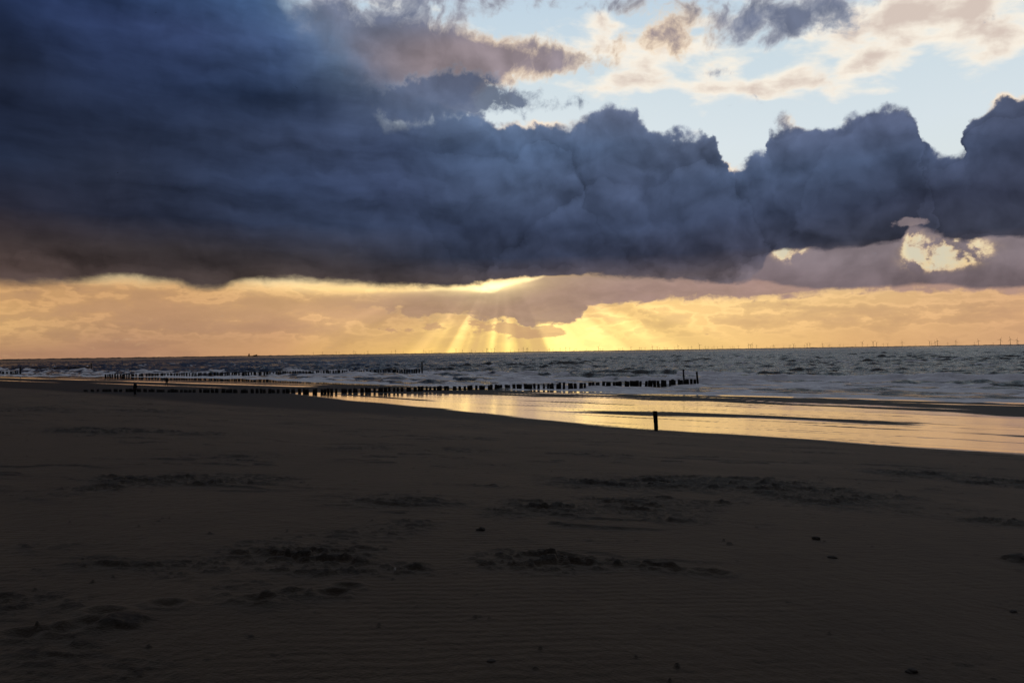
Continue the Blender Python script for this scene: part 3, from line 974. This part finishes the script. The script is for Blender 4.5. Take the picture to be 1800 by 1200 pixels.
# the farthest row: past the count, one object
far_row = MB()
for k in range(112):
    f = (k + 0.5 + random.uniform(-.25, .25)) / 112
    x_, y_ = -248.6 + (-318.7 + 248.6) * f, 401.9 + 21 * f
    h_ = 1.45 + random.uniform(-.15, .12)
    far_row.tube([(x_, y_, -1.5), (x_ + random.uniform(-.05, .05), y_, h_ - .1), (x_, y_, h_)], [.19, .2, .13], 8)
o = far_row.build('groyne_post', M_WOOD)
tag(o, 'far row of tiny dark groyne posts beyond the surf at the left edge', 'groyne posts', None, 'stuff')


def pole(x, y, z0, z1, r, label, cross=None, rung=None, lean=0.0):
    """A tall marker pole at the head of a groyne: shaft, cap band, cross bar."""
    root = empty('marker_pole', (x, y, z0))
    tag(root, label, 'pole', 'tall poles at the heads of the groynes')
    h = z1 - z0
    mb = MB()
    n = 8
    mb.tube([(lean * (k / n) * h, 0, -1.5 if k == 0 else h * k / n) for k in range(n + 1)], [r * (1.12 - 0.2 * k / n + random.uniform(-.03, .03)) for k in range(n + 1)], 12)
    mb.build('shaft', M_WOOD, root)
    if cross:
        cb = MB()
        w0, w1 = cross
        cb.tube([(lean * h + w0, 0, h - .06), (lean * h, 0, h + .02), (lean * h + w1, 0, h - .02)], [.05, .085, .05], 8)
        cb.build('crossbar', M_WOOD, root)
    if rung:
        cb = MB()
        cb.tube([(lean * rung * h - r - .28, 0, h * rung), (0, 0, h * rung + .01), (lean * rung * h + r + .28, 0, h * rung)], [.05, .06, .05], 8)
        cb.build('rung', M_WOOD, root)
    else:
        cb = MB()
        for k in range(2):
            zc = h * (0.93 - 0.2 * k)
            cb.rings([[(lean * zc + (r + .012) * math.cos(j * math.pi / 6), (r + .012) * math.sin(j * math.pi / 6), zc + dz_) for j in range(12)] for dz_ in (-.05, .05)])
        cb.build('iron_band', M_IRON, root)
    return root


M_IRON = dark_material('rusty iron', (0.02, 0.014, 0.01, 1), (0.05, 0.03, 0.02, 1), 20.0, 0.6)
q = foot(1203, 677, 0.05)
pole(q.x, q.y, 0.0, 2.72, .135, 'tall dark pole with a small cap, left of the two poles ending the nearest groyne', cross=(-.17, .20), lean=-.05)
q = foot(1227, 677.5, 0.05)
pole(q.x, q.y, 0.0, 2.40, .165, 'thick leaning flat topped pole at the outer tip of the nearest groyne', lean=-.075)
q = foot(742, 656, 0.0)
pole(q.x, q.y, 0.0, 3.45, .22, 'tall pole with crossbar and rung ending the middle groyne', cross=(-.35, 1.0), rung=.63)
q = foot(160.5, 648.5, 0.0)
pole(q.x, q.y, 0.0, 3.6, .27, 'tiny distant pole at the seaward end of the farthest post row')
q = foot(36, 657, 0.0)
pole(q.x, q.y, 0.0, 3.2, .27, 'dark pole at the end of the short groyne on the left edge', lean=-.03)

# the single post at the edge of the wet sand
q = ground_hit(1153.5, 757)
me = post_mesh('lone_post', 0.118, 0.150, 1.36, 5, 16, 0.03, 10)
o = bpy.data.objects.new('lone_post', me)
o.location = (q.x, q.y, q.z - 0.15)
o.rotation_euler = (0, -0.012, 0.4)
col.objects.link(o)
tag(o, 'single thick dark post standing alone at the edge of the shining wet sand', 'post')


# ================================================================ two people on the beach
def skin(name, bones, material, parent=None, root=0, levels=2):
    """bones: list of (point, radius, index of parent). One continuous surface grown along them."""
    me = bpy.data.meshes.new(name)
    me.from_pydata([b[0] for b in bones], [(i, b[2]) for i, b in enumerate(bones) if b[2] is not None], [])
    o = bpy.data.objects.new(name, me)
    col.objects.link(o)
    sk = o.modifiers.new('skin', 'SKIN')
    sk.use_smooth_shade = True
    sv = me.skin_vertices[0].data
    for i, b in enumerate(bones):
        r_ = b[1] if isinstance(b[1], tuple) else (b[1], b[1])
        sv[i].radius = r_
        sv[i].use_root = (i == root)
    ss_ = o.modifiers.new('subdivision', 'SUBSURF')
    ss_.levels = ss_.render_levels = levels
    dg = bpy.context.evaluated_depsgraph_get()
    me2 = bpy.data.meshes.new_from_object(o.evaluated_get(dg))
    o.modifiers.clear()
    o.data = me2
    me2.materials.clear()
    me2.materials.append(material)
    me2.polygons.foreach_set('use_smooth', [True] * len(me2.polygons))
    if parent:
        o.parent = parent
    return o


M_SKIN = dark_material('skin', (0.30, 0.17, 0.12, 1), (0.36, 0.21, 0.15, 1), 12.0, 0.6)
M_COAT = dark_material('dark jacket cloth', (0.010, 0.010, 0.013, 1), (0.018, 0.018, 0.022, 1), 14.0, 0.9)
M_TROUSER = dark_material('dark trouser cloth', (0.012, 0.013, 0.018, 1), (0.02, 0.021, 0.027, 1), 14.0, 0.9)
M_HAIR = dark_material('dark hair', (0.012, 0.008, 0.006, 1), (0.025, 0.017, 0.012, 1), 30.0, 0.7)
M_SHOE = dark_material('black shoe', (0.008, 0.008, 0.008, 1), (0.015, 0.015, 0.015, 1), 14.0, 0.6)


def person(x, y, z, facing, height, label, elbow, stance, stride, hood):
    root = empty('person', (x, y, z), facing)
    tag(root, label, 'person', 'people standing on the beach')
    k = height / 1.76
    root.scale = (k, k, k)
    # joints; the figure looks along +Y
    B = [((0, 0, .98), .12, None), ((0, .01, 1.16), (.13, .10), 0), ((0, .0, 1.36), (.15, .105), 1), ((0, -.01, 1.47), .065, 2), ((0, .0, 1.54), .056, 3),
         ((0, .015, 1.62), (.074, .088), 4), ((0, .01, 1.70), (.066, .078), 5), ((0, .105, 1.615), .014, 5)]
    hands = []
    for sgn in (-1, 1):
        n = len(B)
        B += [((sgn * .17, -.01, 1.42), .058, 2), ((sgn * (.20 + elbow), -.05, 1.15), .045, n), ((sgn * .20, .10, .96), .033, n + 1), ((sgn * .185, .135, .90), (.034, .02), n + 2)]
        palm = n + 3
        base = Vector(B[palm][0])
        for fi, (off, ln, rad) in enumerate(((-.026, .062, .008), (-.009, .072, .0085), (.009, .068, .008), (.025, .052, .007))):
            m_ = len(B)
            p0 = base + Vector((sgn * .004, .012 + off, -.035))
            p1 = p0 + Vector((-sgn * .006, .006, -ln * .5))
            p2 = p1 + Vector((-sgn * .018, .004, -ln * .45))
            B += [(tuple(p0), rad * 1.15, palm), (tuple(p1), rad, m_), (tuple(p2), rad * .85, m_ + 1)]
        m_ = len(B)
        t0 = base + Vector((-sgn * .008, .040, .004))
        t1 = t0 + Vector((-sgn * .012, .026, -.028))
        B += [(tuple(t0), .0105, palm), (tuple(t1), .009, m_)]
    for sgn in (-1, 1):
        n = len(B)
        B += [((sgn * .095, 0, .90), .092, 0), ((sgn * (.10 + stance * .5), .02 + sgn * stride * .5, .50), .06, n), ((sgn * (.10 + stance), -.01 + sgn * stride, .10), .042, n + 1), ((sgn * (.115 + stance), .10 + sgn * stride, .04), .038, n + 2)]
    skin('body', B, M_SKIN, root)
    # jacket with sleeves over the torso, hem below the hips
    J = [((0, 0, 1.12), (.185, .135), None), ((0, 0, 1.34), (.19, .125), 0), ((0, -.01, 1.46), (.10, .085), 1), ((0, 0, .98), (.19, .14), 0), ((0, 0, .84), (.20, .145), 3)]
    for sgn in (-1, 1):
        n = len(J)
        J += [((sgn * .175, -.01, 1.42), .085, 1), ((sgn * (.21 + elbow), -.05, 1.15), .074, n), ((sgn * .205, .09, .965), .056, n + 1)]
    if hood:
        n = len(J)
        J += [((0, -.03, 1.56), (.095, .10), 2)]
    skin('jacket', J, M_COAT, root)
    Tr = [((0, 0, .93), (.16, .115), None)]
    for sgn in (-1, 1):
        n = len(Tr)
        Tr += [((sgn * .095, 0, .84), .108, 0), ((sgn * (.10 + stance * .5), .02 + sgn * stride * .5, .50), .08, n), ((sgn * (.10 + stance), -.01 + sgn * stride, .11), .062, n + 1)]
    skin('trousers', Tr, M_TROUSER, root)
    for sgn in (-1, 1):
        skin('shoe', [((sgn * (.10 + stance), -.05 + sgn * stride, .05), .05, None), ((sgn * (.108 + stance), .06 + sgn * stride, .045), (.048, .042), 0), ((sgn * (.118 + stance), .17 + sgn * stride, .03), (.044, .03), 1)], M_SHOE, root)
    skin('hair', [((0, -.02, 1.72), (.083, .085), None), ((0, -.045, 1.64), (.084, .066), 0), ((0, -.05, 1.56), (.066, .045), 1)], M_HAIR, root)
    for sgn in (-1, 1):
        skin('ear', [((sgn * .082, 0, 1.64), .014, None), ((sgn * .088, -.01, 1.615), .012, 0), ((sgn * .083, 0, 1.595), .009, 1)], M_SKIN, root, levels=1)
        skin('eye', [((sgn * .031, .089, 1.645), .010, None), ((sgn * .033, .091, 1.645), .009, 0)], M_SHOE, root, levels=1)
    skin('mouth', [((-.022, .098, 1.575), .005, None), ((0, .103, 1.575), .006, 0), ((.022, .098, 1.575), .005, 1)], M_HAIR, root, levels=1)
    return root


q = ground_hit(237.5, 695.3)
person(q.x, q.y, q.z - .01, R(150), 1.78, 'nearer person in dark clothes with hands at the pockets, standing on dry sand', .13, .045, 0.0, False)
q = ground_hit(293, 678.2)
person(q.x, q.y, q.z - .01, R(20), 1.82, 'farther person in a dark jacket standing with legs apart on wet sand', .09, .07, 0.03, True)


# ================================================================ wind turbines, ship, birds, small things on the sand
M_TURB = dark_material('turbine paint', (0.10, 0.085, 0.075, 1), (0.14, 0.12, 0.10, 1), 0.05)
TOWER = MB()
TOWER.tube([(0, 0, -0.05), (0, 0, 0.3), (0, 0, 0.64)], [.024, .020, .014], 8)
TOWER = TOWER.mesh('tower', M_TURB)
NAC = MB()
NAC.box(-.017, .017, -.03, .045, -.017, .02)
NAC.tube([(0, -.05, 0), (0, -.03, 0)], [.008, .016], 8)
NAC = NAC.mesh('nacelle', M_TURB, False)
ROT = MB()
for k in range(3):
    a_ = 2 * math.pi * k / 3
    u_, w_ = Vector((math.cos(a_), 0, math.sin(a_))), Vector((-math.sin(a_), 0, math.cos(a_)))
    ROT.rings([[u_ * d_ + w_ * (c_ * sx_) + Vector((0, sy_, 0)) for sx_, sy_ in ((-1, 0), (0, -.006), (1, 0), (0, .006))] for d_, c_ in ((.01, .008), (.06, .015), (.2, .010), (.36, .004))])
ROT = ROT.mesh('rotor', M_TURB)

TURBINES = [(551, 5), (567, 6), (591, 6), (596, 5), (622, 8), (625.5, 5), (640.5, 3.5), (646.7, 7), (688, 6), (695.3, 8), (708.5, 4), (745, 7), (748.3, 4), (754.3, 5), (758.7, 6), (801.7, 9), (813, 6), (829, 6), (836, 3.5),
            (849, 3.5), (855.3, 9), (857.5, 8), (863.5, 8), (866.3, 4), (869.5, 10), (897.3, 5), (904.5, 3.5), (911.8, 6), (919.7, 9), (925.8, 7), (927.7, 9), (932, 3.5), (937.5, 3.5), (947, 3.5), (963, 4), (966, 6), (972, 5),
            (984.5, 7), (989.5, 4), (994.5, 9), (1001.7, 8), (1010, 4), (1012.7, 5), (1023, 3.5), (1030.7, 4), (1052, 10), (1055, 5), (1059.5, 4), (1087.3, 4), (1090, 4), (1094.3, 5), (1109.3, 8), (1124, 6), (1127, 5), (1134, 5),
            (1146.7, 9), (1155.3, 7), (1159.5, 4), (1167.8, 5), (1170.8, 4), (1173.5, 5), (1186, 5), (1192, 9), (1198, 4), (1210, 5), (1215.8, 6), (1229.7, 11), (1240, 6), (1245, 5), (1251.7, 4), (1255.3, 6), (1261, 4), (1269.7, 6),
            (1284, 3.5), (1288, 5), (1291, 3.5), (1298, 6), (1316, 9), (1319, 9), (1322, 10), (1330, 7), (1348, 3.5), (1354, 4), (1359, 6), (1361, 5), (1378, 3.5), (1387.5, 4), (1389, 6), (1395, 8), (1397.7, 5), (1414.7, 5), (1418.7, 9),
            (1423.8, 9), (1445.8, 8), (1448, 4), (1456, 3.5), (1458.4, 5), (1476.4, 5), (1482.4, 4), (1504, 4), (1515.6, 10), (1525, 4), (1535, 11), (1541, 9), (1553, 5), (1560.4, 6), (1585.8, 9), (1609.8, 3.5), (1634.4, 9), (1637.8, 5),
            (1643.8, 8), (1648, 11), (1666, 5), (1680.4, 9), (1713.3, 4), (1720, 9), (1746, 3.5), (1758.7, 11), (1776, 11), (1787.8, 9), (1789.5, 7)]
for k, (px, hp) in enumerate(TURBINES):
    horizon_y = 600 + 18.85 - (px - 900) * math.tan(ROLL)
    d = sight(px, horizon_y)
    dist = 13200 + (11 - hp) * 900
    H = (hp + 1.6) / 1200.0 * dist
    p = Vector((d.x, d.y, 0)).normalized() * dist
    root = empty('wind_turbine', (p.x, p.y, -0.2), math.atan2(-p.x, p.y) + random.uniform(-.5, .5))
    root.scale = (H, H, H)
    size = 'large' if hp >= 8 else 'middling' if hp >= 5 else 'tiny'
    tag(root, '%s offshore wind turbine on the horizon, %s of all turbines from the left' % (size, ordinal(k + 1)), 'wind turbine', 'wind turbines along the horizon')
    for nm, me, loc in (('tower', TOWER, (0, 0, 0)), ('nacelle', NAC, (0, 0, .655)), ('rotor', ROT, (0, -.045, .655))):
        c = bpy.data.objects.new(nm, me)
        col.objects.link(c)
        c.parent = root
        c.location = loc
        if nm == 'rotor':
            c.rotation_euler = (0, random.uniform(0, 2.09), 0)

# a ship far out on the left
M_SHIP = dark_material('ship paint', (0.03, 0.02, 0.016, 1), (0.05, 0.035, 0.028, 1), 0.05)
d = sight(444.5, 625.6)
p = Vector((d.x, d.y, 0)).normalized() * 11000
ship = empty('cargo_ship', (p.x, p.y, 0), math.atan2(-p.x, p.y))
tag(ship, 'tiny dark cargo ship on the horizon left of the wind turbines', 'ship')
hull = MB()
hull.rings([[(-68, -9, -2), (66, -9, -2), (72, -2, 12), (-70, -9, 12)], [(-68, 9, -2), (66, 9, -2), (72, 2, 12), (-70, 9, 12)]])
hull.build('hull', M_SHIP, ship, False)
sp = MB()
sp.box(-64, -44, -8, 8, 12, 36)
sp.box(-60, -48, -10, 10, 36, 41)
sp.build('bridge', M_SHIP, ship, False)
fn = MB()
fn.tube([(-52, 0, 41), (-52, 0, 50)], [3, 2.4], 10)
fn.build('funnel', M_SHIP, ship)
cg = MB()
for a0, a1, h_ in ((2, 20, 19), (20, 38, 23), (38, 52, 27), (52, 62, 31)):
    cg.box(a0, a1 - .4, -8, 8, 12, h_)
cg.build('cargo_stack', M_SHIP, ship, False)

# gulls, mere specks against the dark cloud
M_BIRD = dark_material('dark feathers', (0.02, 0.02, 0.022, 1), (0.04, 0.04, 0.045, 1), 6.0)
bodym = MB()
bodym.tube([(0, -.22, 0), (0, -.12, .01), (0, .04, .015), (0, .16, .02), (0, .22, .015), (0, .27, .005)], [.015, .05, .065, .045, .034, .008], 10)
bodym = bodym.mesh('body', M_BIRD)
wingm = MB()
wingm.rings([[(x_, y0 + c_ * .5, z_), (x_, y0, z_ + .012), (x_, y0 - c_ * .5, z_), (x_, y0, z_ - .006)] for x_, y0, z_, c_ in ((.02, .03, .03, .17), (.28, .06, .14, .16), (.50, -.02, .13, .10), (.70, -.12, .06, .02))])
wingm = wingm.mesh('wing', M_BIRD)
for px, py, dist, rz, roll, lab in [(521, 154, 330, .6, .5, 'tiny dark gull flying in front of the cloud edge, topmost right of the specks'), (207, 304, 360, 1.9, -.4, 'tiny dark gull flying right of and above another low over the left cloud'),
                                    (133.5, 324, 400, .2, .7, 'tiny dark gull nearest the left edge, lowest of the flying specks'), (274, 23, 420, 1.2, -.6, 'tiny dark gull near the top edge of the dark cloud')]:
    p = EYE + sight(px, py) * dist
    g = empty('gull', p, rz)
    g.rotation_euler = (0.1, roll, rz)
    g.scale = (1.1, 1.1, 1.1)
    tag(g, lab, 'bird', 'gulls in the sky')
    b_ = bpy.data.objects.new('body', bodym); col.objects.link(b_); b_.parent = g
    for sgn in (1, -1):
        w_ = bpy.data.objects.new('wing', wingm); col.objects.link(w_); w_.parent = g
        w_.scale = (sgn, 1, 1)


def clod(px, py, size, label, name, cat, material, flat=0.55, seed=0):
    q = ground_hit(px, py)
    rnd = np.random.default_rng(seed)
    bm = bmesh.new()
    bmesh.ops.create_icosphere(bm, subdivisions=4, radius=1.0)
    v = np.array([list(u.co) for u in bm.verts])
    n = 1 + 0.55 * octaves(v[:, 0] * 1.3 + seed * 3.1 + v[:, 2], v[:, 1] * 1.3 - v[:, 2] * 0.7, 4, 0.6, seed)
    for u, f in zip(bm.verts, n):
        u.co = Vector((u.co.x * f * size * 1.5, u.co.y * f * size * .8, u.co.z * f * size * flat))
    me = bpy.data.meshes.new(name)
    bm.to_mesh(me)
    bm.free()
    me.polygons.foreach_set('use_smooth', [True] * len(me.polygons))
    me.materials.append(material)
    o = bpy.data.objects.new(name, me)
    o.location = (q.x, q.y, q.z + size * flat * 0.35)
    o.rotation_euler = (0, 0, rnd.uniform(-.6, .6))
    col.objects.link(o)
    tag(o, label, cat)
    return o


import bmesh
M_CLOD = dark_material('damp sand clod', (0.03, 0.025, 0.02, 1), (0.06, 0.05, 0.04, 1), 18.0)
clod(1435, 948, .035, 'small dark peaked clod alone on smooth sand right of centre', 'sand_clod', 'clod', M_CLOD, .9, 1)
clod(1463, 980, .035, 'small flat dark clod below another on the smooth right-hand sand', 'sand_clod', 'clod', M_CLOD, .5, 2)
clod(1795, 984, .10, 'largest dark clump lying on the sand at the right edge', 'seaweed_clump', 'seaweed', M_CLOD, .45, 3)
clod(1781, 1075, .028, 'small dark clod near the right edge in the rippled sand', 'sand_clod', 'clod', M_CLOD, .5, 4)
clod(1602, 1181, .03, 'dark clod near the bottom edge towards the right corner', 'sand_clod', 'clod', M_CLOD, .6, 5)
clod(863, 1162, .018, 'tiny dark clod near the bottom edge at the middle', 'sand_clod', 'clod', M_CLOD, .6, 6)
clod(845, 932, .035, 'dark peaked clod on the sand just left of the middle', 'sand_clod', 'clod', M_CLOD, .9, 7)
M_SHELL = dark_material('white shell', (0.62, 0.60, 0.56, 1), (0.78, 0.76, 0.72, 1), 60.0, 0.5)
q = ground_hit(693.5, 1005)
mb = MB()
mb.rings([[(math.cos(a_) * r_ * .011, math.sin(a_) * r_ * .005 + .004 * math.sin(h_ * 40), h_) for a_ in np.linspace(0, 2 * math.pi, 11)[:-1]] for h_, r_ in ((-.01, .5), (.004, .9), (.014, 1.0), (.024, .8), (.031, .45), (.035, .12))])
sh = mb.build('shell', M_SHELL)
sh.location = (q.x, q.y, float(q.z) + .012)
sh.rotation_euler = (.1, .25, .4)
tag(sh, 'small white shell standing on edge in the trampled sand', 'shell')
